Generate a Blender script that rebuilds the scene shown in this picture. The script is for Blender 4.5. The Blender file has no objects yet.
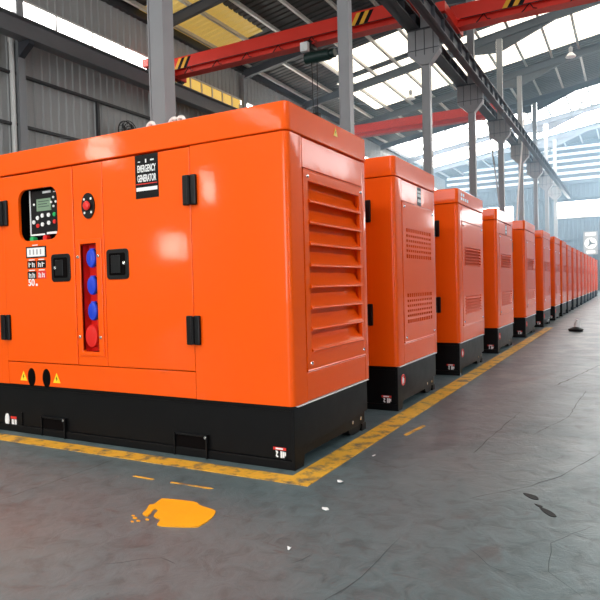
import bpy, bmesh, math, random
from mathutils import Vector, Matrix
random.seed(7)
S = bpy.context.scene
COL = S.collection
PI = math.pi

# ------------------------------------------------------------------ camera, world, lights, exposure
def make_camera():
    f, yaw, pitch, roll, h = 608.0, 0.4981, -0.0238, -0.0255, 1.112
    cd = bpy.data.cameras.new('camera'); cam = bpy.data.objects.new('camera', cd); COL.objects.link(cam)
    fw = Vector((-math.sin(yaw) * math.cos(pitch), math.cos(yaw) * math.cos(pitch), math.sin(pitch)))
    r = Vector((math.cos(yaw), math.sin(yaw), 0)); u = r.cross(fw)
    c, s = math.cos(roll), math.sin(roll)
    r2 = c * r + s * u; u2 = -s * r + c * u
    m = Matrix((r2, u2, -fw)).transposed().to_4x4(); m.translation = (0, 0, h)
    cam.matrix_world = m
    cd.sensor_fit = 'HORIZONTAL'; cd.sensor_width = 36.0; cd.lens = 36.0 * f / 600.0
    cd.clip_start = 0.05; cd.clip_end = 300
    S.camera = cam
make_camera()

W = bpy.data.worlds.new('sky'); S.world = W; W.use_nodes = True
wn = W.node_tree.nodes; wn.clear()
bg = wn.new('ShaderNodeBackground'); wo = wn.new('ShaderNodeOutputWorld')
bg.inputs['Color'].default_value = (0.78, 0.88, 1.0, 1); bg.inputs['Strength'].default_value = 1.2
W.node_tree.links.new(bg.outputs[0], wo.inputs[0])

def area_light(name, loc, target, sx, sy, power, color):
    l = bpy.data.lights.new(name, 'AREA'); l.shape = 'RECTANGLE'; l.size = sx; l.size_y = sy
    l.energy = power; l.color = color
    o = bpy.data.objects.new(name, l); COL.objects.link(o)
    o.location = loc
    o.rotation_euler = (Vector(target) - Vector(loc)).to_track_quat('-Z', 'Y').to_euler()
    return o
# daylight coming in through the hall's openings behind and beside the photographer
area_light('daylight_of_end_gate', (-3.0, -21.0, 4.0), (-3.0, 0, 4.0), 14.0, 7.0, 2200, (0.96, 0.98, 1.0))
area_light('daylight_of_aisle_windows', (13.6, 16.0, 9.0), (0, 16.0, 5.0), 60.0, 1.4, 150, (0.92, 0.96, 1.0))

vs = S.view_settings
S.display_settings.display_device = 'sRGB'
vs.view_transform = 'Standard'; vs.look = 'None'; vs.gamma = 1.0; vs.use_curve_mapping = False
vs.exposure = -0.08
S.cycles.max_bounces = 7; S.cycles.diffuse_bounces = 4; S.cycles.glossy_bounces = 3
S.cycles.sample_clamp_indirect = 6.0
S.cycles.use_denoising = True

# ------------------------------------------------------------------ materials
def mat(name, color, rough=0.5, metal=0.0, coat=0.0, emit=None, estr=0.0, noise=0.0, nscale=6.0, bump=0.0, bscale=60.0, spec=0.5, coat_rough=0.06):
    m = bpy.data.materials.new(name); m.use_nodes = True
    nt = m.node_tree; b = nt.nodes['Principled BSDF']
    b.inputs['Base Color'].default_value = (*color, 1)
    b.inputs['Roughness'].default_value = rough; b.inputs['Metallic'].default_value = metal
    b.inputs['Coat Weight'].default_value = coat; b.inputs['Coat Roughness'].default_value = coat_rough
    b.inputs['Specular IOR Level'].default_value = spec
    if emit:
        b.inputs['Emission Color'].default_value = (*emit, 1); b.inputs['Emission Strength'].default_value = estr
    tc = nt.nodes.new('ShaderNodeTexCoord')
    if noise > 0:
        n = nt.nodes.new('ShaderNodeTexNoise'); n.inputs['Scale'].default_value = nscale; n.inputs['Detail'].default_value = 5
        nt.links.new(tc.outputs['Object'], n.inputs['Vector'])
        mp = nt.nodes.new('ShaderNodeMapRange'); mp.inputs['To Min'].default_value = 1 - noise; mp.inputs['To Max'].default_value = 1 + noise
        nt.links.new(n.outputs['Fac'], mp.inputs['Value'])
        mx = nt.nodes.new('ShaderNodeVectorMath'); mx.operation = 'SCALE'
        mx.inputs[0].default_value = color
        nt.links.new(mp.outputs[0], mx.inputs['Scale']); nt.links.new(mx.outputs[0], b.inputs['Base Color'])
        mr = nt.nodes.new('ShaderNodeMapRange'); mr.inputs['To Min'].default_value = max(0.02, rough * (1 - noise)); mr.inputs['To Max'].default_value = min(1, rough * (1 + noise))
        nt.links.new(n.outputs['Fac'], mr.inputs['Value']); nt.links.new(mr.outputs[0], b.inputs['Roughness'])
    if bump > 0:
        n2 = nt.nodes.new('ShaderNodeTexNoise'); n2.inputs['Scale'].default_value = bscale; n2.inputs['Detail'].default_value = 2
        nt.links.new(tc.outputs['Object'], n2.inputs['Vector'])
        bp = nt.nodes.new('ShaderNodeBump'); bp.inputs['Strength'].default_value = bump; bp.inputs['Distance'].default_value = 0.01
        nt.links.new(n2.outputs['Fac'], bp.inputs['Height']); nt.links.new(bp.outputs[0], b.inputs['Normal'])
        nt.links.new(bp.outputs[0], b.inputs['Coat Normal'])
    return m

M = {}
M['orange'] = mat('orange_paint', (0.93, 0.100, 0.001), 0.42, spec=0.10, coat=0.40, coat_rough=0.07, noise=0.03, nscale=2.0, bump=0.05, bscale=11)
M['black'] = mat('black_powder_coat', (0.003, 0.003, 0.0034), 0.45, spec=0.18, noise=0.15, nscale=9)
M['blackplastic'] = mat('black_plastic', (0.004, 0.004, 0.0045), 0.35, spec=0.25)
M['void'] = mat('black_mesh', (0.004, 0.003, 0.003), 0.9, spec=0.05)
M['steel'] = mat('grey_painted_steel', (0.27, 0.275, 0.28), 0.45, noise=0.10, nscale=3)
M['darksteel'] = mat('dark_grey_steel', (0.055, 0.058, 0.068), 0.5, noise=0.12, nscale=2)
M['windowlit_steel'] = mat('window_lit_grey_steel', (0.20, 0.20, 0.205), 0.5, noise=0.12, nscale=2)  # dark steel lightened: window light on the wall runway put into the grey
M['girt'] = mat('girt_steel', (0.03, 0.03, 0.032), 0.5, noise=0.1)
M['purlin'] = mat('galvanised_purlin', (0.55, 0.53, 0.48), 0.42, metal=0.4, noise=0.1)
M['cladding'] = mat('grey_wall_sheet', (0.33, 0.33, 0.32), 0.5, metal=0.15, noise=0.14, nscale=0.6)
M['darkcladding'] = mat('dark_wall_sheet', (0.05, 0.055, 0.06), 0.6)
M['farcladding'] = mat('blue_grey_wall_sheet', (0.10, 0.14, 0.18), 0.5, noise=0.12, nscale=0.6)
M['roof'] = mat('roof_sheet', (0.05, 0.045, 0.038), 0.55, metal=0.1, noise=0.15, nscale=0.7)
M['red'] = mat('red_crane_paint', (0.72, 0.030, 0.014), 0.42, noise=0.08, nscale=2)
M['yellow'] = mat('yellow_paint', (0.80, 0.42, 0.02), 0.45)
M['yellowtri'] = mat('yellow_sticker', (0.95, 0.66, 0.02), 0.4)
M['white'] = mat('white_print', (0.85, 0.85, 0.84), 0.45)
M['pipe'] = mat('white_plastic_pipe', (0.72, 0.70, 0.66), 0.4)
M['redprint'] = mat('red_print', (0.75, 0.03, 0.02), 0.45)
M['redplastic'] = mat('red_plastic', (0.72, 0.015, 0.010), 0.28)
M['bluesocket'] = mat('blue_plastic', (0.010, 0.045, 0.55), 0.3)
M['green'] = mat('green_plastic', (0.02, 0.45, 0.12), 0.35)
M['darkgreen'] = mat('dark_green_paint', (0.01, 0.035, 0.03), 0.4)
M['lcd'] = mat('lcd_screen', (0.20, 0.30, 0.20), 0.25)
M['chrome'] = mat('bright_zinc', (0.80, 0.79, 0.76), 0.22, metal=1.0)
M['glow'] = mat('daylit_window', (0.8, 0.8, 0.8), 0.5, emit=(1.0, 0.99, 0.96), estr=10.0)
M['glow_aisle'] = mat('daylit_aisle_window', (0.8, 0.8, 0.8), 0.5, emit=(0.96, 0.98, 1.0), estr=9.0)
M['glow_highlight'] = mat('added_gate_glow', (0.8, 0.8, 0.8), 0.5, emit=(0.96, 0.98, 1.0), estr=20.0)
M['glow_hot'] = mat('sunlit_window', (0.8, 0.8, 0.8), 0.5, emit=(1.0, 0.96, 0.86), estr=26.0)
M['glow_far'] = mat('daylit_far_window', (0.8, 0.8, 0.8), 0.5, emit=(0.93, 0.97, 1.0), estr=9.0)
M['glow_slot'] = mat('daylit_louvre_strip', (0.5, 0.55, 0.6), 0.5, emit=(0.80, 0.90, 1.0), estr=0.9)
M['sky_warm'] = mat('yellowed_fibreglass_skylight', (0.5, 0.4, 0.15), 0.5, emit=(1.0, 0.64, 0.14), estr=0.36, noise=0.0)
M['sky_mid'] = mat('white_fibreglass_skylight', (0.6, 0.58, 0.5), 0.5, emit=(1.0, 0.95, 0.82), estr=2.0)
M['sky_fill'] = mat('added_fill_skylight', (0.6, 0.6, 0.58), 0.5, emit=(0.93, 0.97, 1.0), estr=0.9)  # unseen near-roof strips, added to brighten the near floor
M['sky_far'] = mat('clear_fibreglass_skylight', (0.6, 0.6, 0.6), 0.5, emit=(0.93, 0.97, 1.0), estr=13.0)
M['warmglass'] = mat('amber_window_pane', (0.4, 0.3, 0.1), 0.3, emit=(1.0, 0.62, 0.12), estr=0.75)
M['lampwhite'] = mat('lamp_reflector_and_lip_highlight', (0.85, 0.85, 0.85), 0.4)
M['door'] = mat('dark_green_door', (0.02, 0.035, 0.035), 0.5)
M['grey'] = mat('grey_bezel', (0.35, 0.35, 0.36), 0.35)

def floor_material():
    m = bpy.data.materials.new('sealed_concrete'); m.use_nodes = True
    nt = m.node_tree; b = nt.nodes['Principled BSDF']; L = nt.links.new
    tc = nt.nodes.new('ShaderNodeTexCoord')
    def noise(scale, detail, dist=0.0, vec=None, rough=0.55):
        n = nt.nodes.new('ShaderNodeTexNoise'); n.inputs['Scale'].default_value = scale; n.inputs['Detail'].default_value = detail
        n.inputs['Distortion'].default_value = dist; n.inputs['Roughness'].default_value = rough
        L(vec if vec else tc.outputs['Object'], n.inputs['Vector']); return n
    def ramp(src, stops):
        r = nt.nodes.new('ShaderNodeValToRGB'); e = r.color_ramp.elements
        while len(e) < len(stops): e.new(0.5)
        for el, (p, c) in zip(e, stops): el.position = p; el.color = (*c, 1)
        L(src, r.inputs[0]); return r
    def mix(fac, a, c, mode='MIX'):
        x = nt.nodes.new('ShaderNodeMix'); x.data_type = 'RGBA'; x.blend_type = mode
        if isinstance(fac, float): x.inputs['Factor'].default_value = fac
        else: L(fac, x.inputs['Factor'])
        L(a, x.inputs['A']); L(c, x.inputs['B']); return x.outputs['Result']
    big = noise(0.55, 5, 0.6); fine = noise(9.0, 8, 0.8, rough=0.65)
    base = ramp(big.outputs['Fac'], [(0.25, (0.080, 0.118, 0.128)), (0.55, (0.104, 0.148, 0.156)), (0.8, (0.138, 0.174, 0.178))])
    f2 = ramp(fine.outputs['Fac'], [(0.28, (0.55, 0.55, 0.55)), (0.48, (0.96, 0.96, 0.96)), (0.75, (1.22, 1.22, 1.22))])
    c = mix(1.0, base.outputs[0], f2.outputs[0], 'MULTIPLY')
    # brownish zone in front of the first machine
    mp = nt.nodes.new('ShaderNodeMapping'); mp.inputs['Location'].default_value = (2.5, -2.3, 0); mp.inputs['Scale'].default_value = (1.0, 1.3, 1)
    mp.vector_type = 'POINT'; L(tc.outputs['Object'], mp.inputs['Vector'])
    ln = nt.nodes.new('ShaderNodeVectorMath'); ln.operation = 'LENGTH'
    ad = nt.nodes.new('ShaderNodeVectorMath'); ad.operation = 'ADD'
    nz = noise(1.6, 4); sc = nt.nodes.new('ShaderNodeVectorMath'); sc.operation = 'SCALE'; sc.inputs['Scale'].default_value = 0.7
    L(nz.outputs['Color'], sc.inputs[0]); L(mp.outputs[0], ad.inputs[0]); L(sc.outputs[0], ad.inputs[1]); L(ad.outputs[0], ln.inputs[0])
    zone = ramp(ln.outputs['Value'], [(0.35, (1, 1, 1)), (1.0, (0, 0, 0))])
    brown = nt.nodes.new('ShaderNodeRGB'); brown.outputs[0].default_value = (0.155, 0.148, 0.138, 1)
    fz = nt.nodes.new('ShaderNodeMath'); fz.operation = 'MULTIPLY'; fz.inputs[1].default_value = 0.6; L(zone.outputs[0], fz.inputs[0])
    c = mix(fz.outputs[0], c, brown.outputs[0])
    # dark scuffs and stains
    st = noise(1.3, 6, 1.6); sm = ramp(st.outputs['Fac'], [(0.60, (0, 0, 0)), (0.72, (0.75, 0.75, 0.75))])
    dk = nt.nodes.new('ShaderNodeRGB'); dk.outputs[0].default_value = (0.075, 0.072, 0.072, 1)
    c = mix(sm.outputs[0], c, dk.outputs[0])
    # hair-line scratches: stretched noise
    mp2 = nt.nodes.new('ShaderNodeMapping'); mp2.inputs['Rotation'].default_value = (0, 0, 0.5); mp2.inputs['Scale'].default_value = (1.2, 9, 1)
    L(tc.outputs['Object'], mp2.inputs['Vector'])
    sn = noise(2.2, 6, 1.0, mp2.outputs[0]); ss = ramp(sn.outputs['Fac'], [(0.66, (0, 0, 0)), (0.70, (0.5, 0.5, 0.5))])
    c = mix(ss.outputs[0], c, dk.outputs[0])
    pv = nt.nodes.new('ShaderNodeTexVoronoi'); pv.inputs['Scale'].default_value = 5.5; L(tc.outputs['Object'], pv.inputs['Vector'])
    ps = ramp(pv.outputs['Distance'], [(0.02, (0.6, 0.6, 0.6)), (0.05, (0, 0, 0))])
    c = mix(ps.outputs[0], c, dk.outputs[0])
    L(c, b.inputs['Base Color'])
    rr = nt.nodes.new('ShaderNodeMapRange'); rr.inputs['To Min'].default_value = 0.20; rr.inputs['To Max'].default_value = 0.55
    rn = noise(2.0, 7, 0.8); L(rn.outputs['Fac'], rr.inputs['Value']); L(rr.outputs[0], b.inputs['Roughness'])
    bp = nt.nodes.new('ShaderNodeBump'); bp.inputs['Strength'].default_value = 0.25; bp.inputs['Distance'].default_value = 0.02
    L(fine.outputs['Fac'], bp.inputs['Height']); L(bp.outputs[0], b.inputs['Normal'])
    return m
M['floor'] = floor_material()

def worn_yellow():
    m = bpy.data.materials.new('worn_yellow_floor_paint'); m.use_nodes = True
    nt = m.node_tree; b = nt.nodes['Principled BSDF']; L = nt.links.new
    tc = nt.nodes.new('ShaderNodeTexCoord')
    n = nt.nodes.new('ShaderNodeTexNoise'); n.inputs['Scale'].default_value = 7; n.inputs['Detail'].default_value = 8; n.inputs['Roughness'].default_value = 0.7
    L(tc.outputs['Object'], n.inputs['Vector'])
    r = nt.nodes.new('ShaderNodeValToRGB'); e = r.color_ramp.elements
    e[0].position = 0.38; e[0].color = (0.15, 0.12, 0.08, 1); e[1].position = 0.50; e[1].color = (0.74, 0.38, 0.03, 1)
    k = e.new(0.75); k.color = (0.82, 0.46, 0.06, 1)
    L(n.outputs['Fac'], r.inputs[0]); L(r.outputs[0], b.inputs['Base Color']); b.inputs['Roughness'].default_value = 0.5
    return m
M['wornyellow'] = worn_yellow()
M['patch'] = mat('thick_yellow_paint', (0.88, 0.38, 0.012), 0.38, noise=0.08, nscale=8, bump=0.2, bscale=18)
M['crack'] = mat('dark_joint', (0.045, 0.048, 0.05), 0.8)
M['pit'] = mat('dark_pit', (0.02, 0.022, 0.022), 0.8)

# ------------------------------------------------------------------ mesh building
class MB:
    def __init__(s): s.v = []; s.f = []
    def add(s, vs, fs):
        o = len(s.v); s.v += [tuple(p) for p in vs]; s.f += [tuple(o + i for i in q) for q in fs]; return s
    def box(s, x0, x1, y0, y1, z0, z1):
        x0, x1 = min(x0, x1), max(x0, x1); y0, y1 = min(y0, y1), max(y0, y1); z0, z1 = min(z0, z1), max(z0, z1)
        return s.add([(x0, y0, z0), (x1, y0, z0), (x1, y1, z0), (x0, y1, z0), (x0, y0, z1), (x1, y0, z1), (x1, y1, z1), (x0, y1, z1)],
                     [(0, 3, 2, 1), (4, 5, 6, 7), (0, 1, 5, 4), (1, 2, 6, 5), (2, 3, 7, 6), (3, 0, 4, 7)])
    def prism(s, poly, axis, a, b):
        n = len(poly)
        def p(q, t):
            if axis == 'z': return (q[0], q[1], t)
            if axis == 'y': return (q[0], t, q[1])
            return (t, q[0], q[1])
        return s.add([p(q, a) for q in poly] + [p(q, b) for q in poly],
                     [tuple(range(n))[::-1], tuple(range(n, 2 * n))] + [(i, (i + 1) % n, n + (i + 1) % n, n + i) for i in range(n)])
    def cyl(s, p0, p1, r, n=12, r1=None, cap=True):
        p0 = Vector(p0); p1 = Vector(p1); d = (p1 - p0).normalized(); r1 = r if r1 is None else r1
        a = d.orthogonal().normalized(); b = d.cross(a)
        c = [(math.cos(2 * PI * i / n), math.sin(2 * PI * i / n)) for i in range(n)]
        vs = [p0 + (a * x + b * y) * r for x, y in c] + [p1 + (a * x + b * y) * r1 for x, y in c]
        fs = [(i, (i + 1) % n, n + (i + 1) % n, n + i) for i in range(n)]
        if cap: fs += [tuple(range(n))[::-1], tuple(range(n, 2 * n))]
        return s.add(vs, fs)
    def tube(s, pts, r, n=6):
        for a, b in zip(pts, pts[1:]): s.cyl(a, b, r, n)
        return s
    def lathe(s, prof, c, axis='z', n=20, sx=1.0):
        vs = []; fs = []
        for r, t in prof:
            for i in range(n):
                x, y = r * math.cos(2 * PI * i / n), r * math.sin(2 * PI * i / n)
                if axis == 'z': vs.append((c[0] + x, c[1] + y, c[2] + t))
                elif axis == 'y': vs.append((c[0] + x * sx, c[1] + t, c[2] + y))
                else: vs.append((c[0] + t, c[1] + x, c[2] + y))
        for k in range(len(prof) - 1):
            for i in range(n):
                fs.append((k * n + i, k * n + (i + 1) % n, (k + 1) * n + (i + 1) % n, (k + 1) * n + i))
        fs += [tuple(range(n))[::-1], tuple(range((len(prof) - 1) * n, len(prof) * n))]
        return s.add(vs, fs)
    def torus(s, c, R, r, axis='y', n=24, m=6, sx=1.0):
        vs = []; fs = []
        for i in range(n):
            a = 2 * PI * i / n
            for j in range(m):
                b = 2 * PI * j / m; q = R + r * math.cos(b)
                x, y, t = q * math.cos(a) * sx, q * math.sin(a), r * math.sin(b)
                vs.append((c[0] + x, c[1] + t, c[2] + y) if axis == 'y' else (c[0] + t, c[1] + x, c[2] + y) if axis == 'x' else (c[0] + x, c[1] + y, c[2] + t))
        for i in range(n):
            for j in range(m):
                fs.append((i * m + j, ((i + 1) % n) * m + j, ((i + 1) % n) * m + (j + 1) % m, i * m + (j + 1) % m))
        return s.add(vs, fs)
    def holed_plate(s, x0, x1, z0, z1, hx0, hx1, hz0, hz1, r, y0, y1, k=5):
        """plate in the XZ plane with one rounded rectangular opening"""
        oc = [(x1, z1), (x0, z1), (x0, z0), (x1, z0)]
        ic = [(hx1 - r, hz1 - r), (hx0 + r, hz1 - r), (hx0 + r, hz0 + r), (hx1 - r, hz0 + r)]
        inn = []
        for q in range(4):
            for i in range(k + 1):
                a = q * PI / 2 + (PI / 2) * i / k
                inn.append((ic[q][0] + r * math.cos(a), ic[q][1] + r * math.sin(a)))
        n = len(inn)
        vs = []; fs = []
        for y in (y0, y1):
            vs += [(p[0], y, p[1]) for p in inn] + [(p[0], y, p[1]) for p in oc]
        N = n + 4
        for lay in (0, 1):
            o = lay * N
            for q in range(4):
                for i in range(k):
                    t = (o + q * (k + 1) + i, o + q * (k + 1) + i + 1, o + n + q); fs.append(t if lay == 0 else t[::-1])
                a = q * (k + 1) + k; bq = ((q + 1) % 4) * (k + 1)
                t = (o + a, o + bq, o + n + (q + 1) % 4, o + n + q); fs.append(t if lay == 0 else t[::-1])
        for i in range(n): fs.append((i, N + i, N + (i + 1) % n, (i + 1) % n))
        for q in range(4): fs.append((n + q, n + (q + 1) % 4, N + n + (q + 1) % 4, N + n + q))
        return s.add(vs, fs)
    def build(s, name, m, parent=None, bevel=0.0, smooth=False, seg=2):
        me = bpy.data.meshes.new(name); me.from_pydata(s.v, [], s.f)
        bm = bmesh.new(); bm.from_mesh(me); bmesh.ops.recalc_face_normals(bm, faces=bm.faces[:]); bm.to_mesh(me); bm.free()
        me.materials.append(M[m])
        o = bpy.data.objects.new(name, me); COL.objects.link(o)
        if parent: o.parent = parent
        if bevel > 0:
            b = o.modifiers.new('bevel', 'BEVEL'); b.width = bevel; b.segments = seg; b.limit_method = 'ANGLE'; b.angle_limit = math.radians(40)
            b.harden_normals = False
        if smooth:
            for p in me.polygons: p.use_smooth = True
            try: me.set_sharp_from_angle(angle=math.radians(38))
            except Exception: pass
        return o

def rrect(x0, x1, z0, z1, r, k=4):
    out = []
    for q, (cx, cz) in enumerate([(x1 - r, z1 - r), (x0 + r, z1 - r), (x0 + r, z0 + r), (x1 - r, z0 + r)]):
        for i in range(k + 1):
            a = q * PI / 2 + PI / 2 * i / k; out.append((cx + r * math.cos(a), cz + r * math.sin(a)))
    return out
def tag(o, label=None, cat=None, group=None, kind=None):
    if label: o['label'] = label
    if cat: o['category'] = cat
    if group: o['group'] = group
    if kind: o['kind'] = kind
    return o
def thing(name, loc, label, cat, group=None):
    o = bpy.data.objects.new(name, None); COL.objects.link(o); o.location = loc; o.empty_display_size = 0.1
    return tag(o, label, cat, group)
def struct(o): o['kind'] = 'structure'; return o
def text(name, body, m, parent, loc, size, rot, sx=1.0, extr=0.0008, align='CENTER'):
    c = bpy.data.curves.new(name, 'FONT'); c.body = body; c.size = size; c.extrude = extr; c.align_x = align; c.align_y = 'CENTER'
    c.offset = size * 0.022
    tmp = bpy.data.objects.new(name, c); COL.objects.link(tmp)
    me = bpy.data.meshes.new_from_object(tmp.evaluated_get(bpy.context.evaluated_depsgraph_get()))
    bpy.data.objects.remove(tmp); me.materials.clear(); me.materials.append(M[m])
    o = bpy.data.objects.new(name, me); COL.objects.link(o); o.parent = parent
    o.location = loc; o.rotation_euler = rot; o.scale = (sx, 1, 1); return o
FRONT = (PI / 2, 0, 0)            # lettering on a face that looks towards -Y
AISLE = (PI / 2, 0, PI / 2)       # lettering on a face that looks towards +X

# ------------------------------------------------------------------ the hall
XL, XR, YN, YF = -16.0, 14.0, -22.0, 60.0
RX = 4.6
def zr(x): return 11.4 + 0.155 * (x + 16) if x <= RX else 11.4 + 0.155 * (RX + 16) - 0.155 * (x - RX)
XC = -5.32
FR = [6.1 + 6 * k for k in range(9)]

struct(MB().box(XL - 0.3, XR + 0.3, YN - 0.3, YF + 0.3, -0.2, 0).build('floor', 'floor'))

def ribs_y(mb, x, y0, y1, z0, z1, step=0.30, d=0.035, sgn=1):
    """vertical trapezoid ribs on a wall at constant x"""
    pts = []; y = y0
    while y < y1 - 1e-6:
        for t, q in ((0, 0), (0.55, 0), (0.66, 1), (0.89, 1)):
            yy = y + t * step
            if yy < y1: pts.append((x + sgn * d * q, yy))
        y += step
    pts.append((x, y1))
    n = len(pts); vs = [(a, b, z0) for a, b in pts] + [(a, b, z1) for a, b in pts]
    mb.add(vs, [(i, i + 1, n + i + 1, n + i) for i in range(n - 1)])
    mb.box(x - sgn * 0.06, x - sgn * 0.05, y0, y1, z0, z1)
def ribs_x(mb, y, x0, x1, z0, z1, step=0.35, d=0.04, sgn=-1):
    pts = []; x = x0
    while x < x1 - 1e-6:
        for t, q in ((0, 0), (0.55, 0), (0.66, 1), (0.89, 1)):
            xx = x + t * step
            if xx < x1: pts.append((xx, y + sgn * d * q))
        x += step
    pts.append((x1, y))
    n = len(pts); vs = [(a, b, z0) for a, b in pts] + [(a, b, z1) for a, b in pts]
    mb.add(vs, [(i, i + 1, n + i + 1, n + i) for i in range(n - 1)])
    mb.box(x0, x1, y - sgn * 0.06, y - sgn * 0.05, z0, z1)

# side wall with its clerestory
WZ0, WZ1 = 9.22, 9.90
mb = MB(); ribs_y(mb, XL, YN, YF, 0, WZ0); ribs_y(mb, XL, YN, YF, WZ1, 11.45); struct(mb.build('wall_left', 'cladding'))
mb = MB(); ribs_y(mb, XR, YN, -5.6, 0, 8.5, sgn=-1); ribs_y(mb, XR, -4.3, YF, 0, 8.5, sgn=-1); ribs_y(mb, XR, -5.6, -4.3, 5.2, 8.5, sgn=-1); ribs_y(mb, XR, YN, YF, 10.2, 13.2, sgn=-1)
for a, b in ((-10, -8), (4, 6), (18, 20), (30, 32), (40.5, 43.5), (58, 60)): ribs_y(mb, XR, a, b, 8.5, 10.2, sgn=-1)
struct(mb.build('wall_right', 'darkcladding'))
# far wall: ribbed sheet below, louvred band above
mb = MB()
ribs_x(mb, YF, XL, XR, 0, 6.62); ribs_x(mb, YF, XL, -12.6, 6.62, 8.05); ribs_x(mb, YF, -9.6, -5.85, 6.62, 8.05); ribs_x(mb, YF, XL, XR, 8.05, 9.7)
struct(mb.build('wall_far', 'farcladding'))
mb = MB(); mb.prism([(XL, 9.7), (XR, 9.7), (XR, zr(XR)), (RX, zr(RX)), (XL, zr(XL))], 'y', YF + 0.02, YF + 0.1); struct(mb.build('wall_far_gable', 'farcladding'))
mb = MB(); ribs_x(mb, YN, XL, -11, 0, 8, sgn=1); ribs_x(mb, YN, 5, XR, 0, 8, sgn=1); ribs_x(mb, YN, XL, XR, 8, 11.4, sgn=1)
mb.prism([(XL, 11.4), (XR, 11.4), (XR, zr(XR)), (RX, zr(RX))], 'y', YN - 0.1, YN - 0.02); struct(mb.build('wall_near', 'cladding'))

# clerestory windows
nwin = [0]
def window(mb, m, mullions=None, mm='white'):
    nwin[0] += 1
    o = struct(mb.build('window_%d' % nwin[0], m))
    if mullions: mullions.build('window_frame', mm, o)
    return o
edges = [-22, -11.9, -5.9, 0.1, 6.1, 12.1, 18.1, 24.1, 30.1, 36.1, 42.1, 48.1, 54.1, 60]
for a, b in zip(edges, edges[1:]):
    warm = a in (18.1,)
    fr = MB(); n = 8 if warm else 4
    for i in range(1, n):
        y = a + (b - a) * i / n; fr.box(XL - 0.03, XL + 0.03, y - 0.03, y + 0.03, WZ0, WZ1)
    fr.box(XL - 0.03, XL + 0.04, a, b, WZ0 - 0.03, WZ0 + 0.03); fr.box(XL - 0.03, XL + 0.04, a, b, WZ1 - 0.03, WZ1 + 0.03)
    window(MB().box(XL - 0.04, XL - 0.02, a, b, WZ0, WZ1), 'warmglass' if warm else 'glow', fr, 'pipe')
for a, b in ((-22, -10), (-8, 4), (6, 18), (20, 30), (32, 40.5), (43.5, 58)):
    window(MB().box(XR + 0.02, XR + 0.04, a, b, 8.5, 10.2), 'glow_aisle')
window(MB().box(XR + 0.02, XR + 0.04, -5.6, -4.3, 0.1, 5.2), 'glow_highlight')    # unseen glowing gate strip, added for the highlight on cabinet corners
# sunlit windows low in the side wall behind the photographer
for a, b, c, d in ((-17.0, -15.2, 4.9, 6.3), (-13.3, -11.8, 2.3, 3.3), (-9.7, -8.3, 5.5, 6.5)):
    fr = MB()
    for q in (a, b): fr.box(XL + 0.03, XL + 0.12, q - 0.05, q + 0.05, c - 0.05, d + 0.05)
    for q in (c, d): fr.box(XL + 0.03, XL + 0.12, a, b, q - 0.05, q + 0.05)
    window(MB().box(XL + 0.06, XL + 0.08, a, b, c, d), 'glow_hot', fr, 'pipe')
window(MB().box(-5.85, XR, YF + 0.03, YF + 0.05, 6.62, 8.05), 'glow_far', MB().box(-5.9, XR, YF - 0.12, YF + 0.06, 6.54, 6.64), 'white')
window(MB().box(-12.6, -9.6, YF + 0.03, YF + 0.05, 6.62, 8.05), 'glow_far', MB().box(-12.7, -9.5, YF - 0.1, YF + 0.06, 6.54, 6.64), 'white')
for i in range(6):
    z = 9.95 + i * 0.56
    x0 = XL + 0.2
    window(MB().box(x0, XR - 0.2, YF - 0.03, YF + 0.01, z, z + 0.24), 'glow_slot')
# door in the far wall
d = struct(MB().box(-2.9, 1.6, YF - 0.12, YF - 0.05, 0, 3.6).build('door_1', 'door'))
fr = MB(); fr.box(-3.05, -2.9, YF - 0.16, YF - 0.04, 0, 3.75); fr.box(1.6, 1.75, YF - 0.16, YF - 0.04, 0, 3.75); fr.box(-3.05, 1.75, YF - 0.16, YF - 0.04, 3.6, 3.75)
fr.build('door_frame', 'farcladding', d)

# roof: ribbed sheet with skylight strips left out
SK = [(-12.0, -8.0, 'sky_fill'), (-5.0, -1.0, 'sky_fill'), (1.5, 5.5, 'sky_fill'), (8.0, 11.5, 'sky_fill'), (17.2, 22.0, 'sky_warm'), (26.6, 29.1, 'sky_mid'), (29.7, 35.3, 'sky_mid'), (43.0, 54.5, 'sky_far')]
def roof_sheet(mb, y0, y1, x0=XL, x1=XR):
    step = 0.33; pts = []; y = y0
    while y < y1 - 1e-6:
        for t, q in ((0, 0), (0.6, 0), (0.7, 1), (0.9, 1)):
            yy = y + t * step
            if yy < y1: pts.append((yy, 0.05 * q))
        y += step
    pts.append((y1, 0)); n = len(pts)
    xs = [x0] + ([RX] if x0 < RX < x1 else []) + [x1]
    vs = [(x, yy, zr(x) + dz) for x in xs for yy, dz in pts]
    fs = [(k * n + i, k * n + i + 1, (k + 1) * n + i + 1, (k + 1) * n + i) for k in range(len(xs) - 1) for i in range(n - 1)]
    mb.add(vs, fs)
mb = MB(); y = YN
for a, b, m in SK:
    roof_sheet(mb, y, a)
    y = b
roof_sheet(mb, y, YF)
roof_sheet(mb, 17.2, 22.0, -13.4, XR)     # the amber strip only reaches a little way up the slope
roof_sheet(mb, 26.6, 29.1, XL, -13.0); roof_sheet(mb, 29.7, 35.3, XL, -13.6)
struct(mb.build('ceiling', 'roof'))
for a, b, m in SK:
    mb = MB(); roof_sheet(mb, a, b, {26.6: -13.0, 29.7: -13.6}.get(a, XL), -13.4 if m == 'sky_warm' else XR); window(mb, m)

# purlins, one object each
x = XL + 0.5
while x < 3.2:
    z = zr(x)
    mb = MB(); mb.box(x - 0.03, x + 0.03, 5, YF, z - 0.19, z - 0.02); mb.box(x - 0.03, x + 0.09, 5, YF, z - 0.20, z - 0.185)
    struct(mb.build('purlin', 'purlin')); x += 1.32

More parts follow.
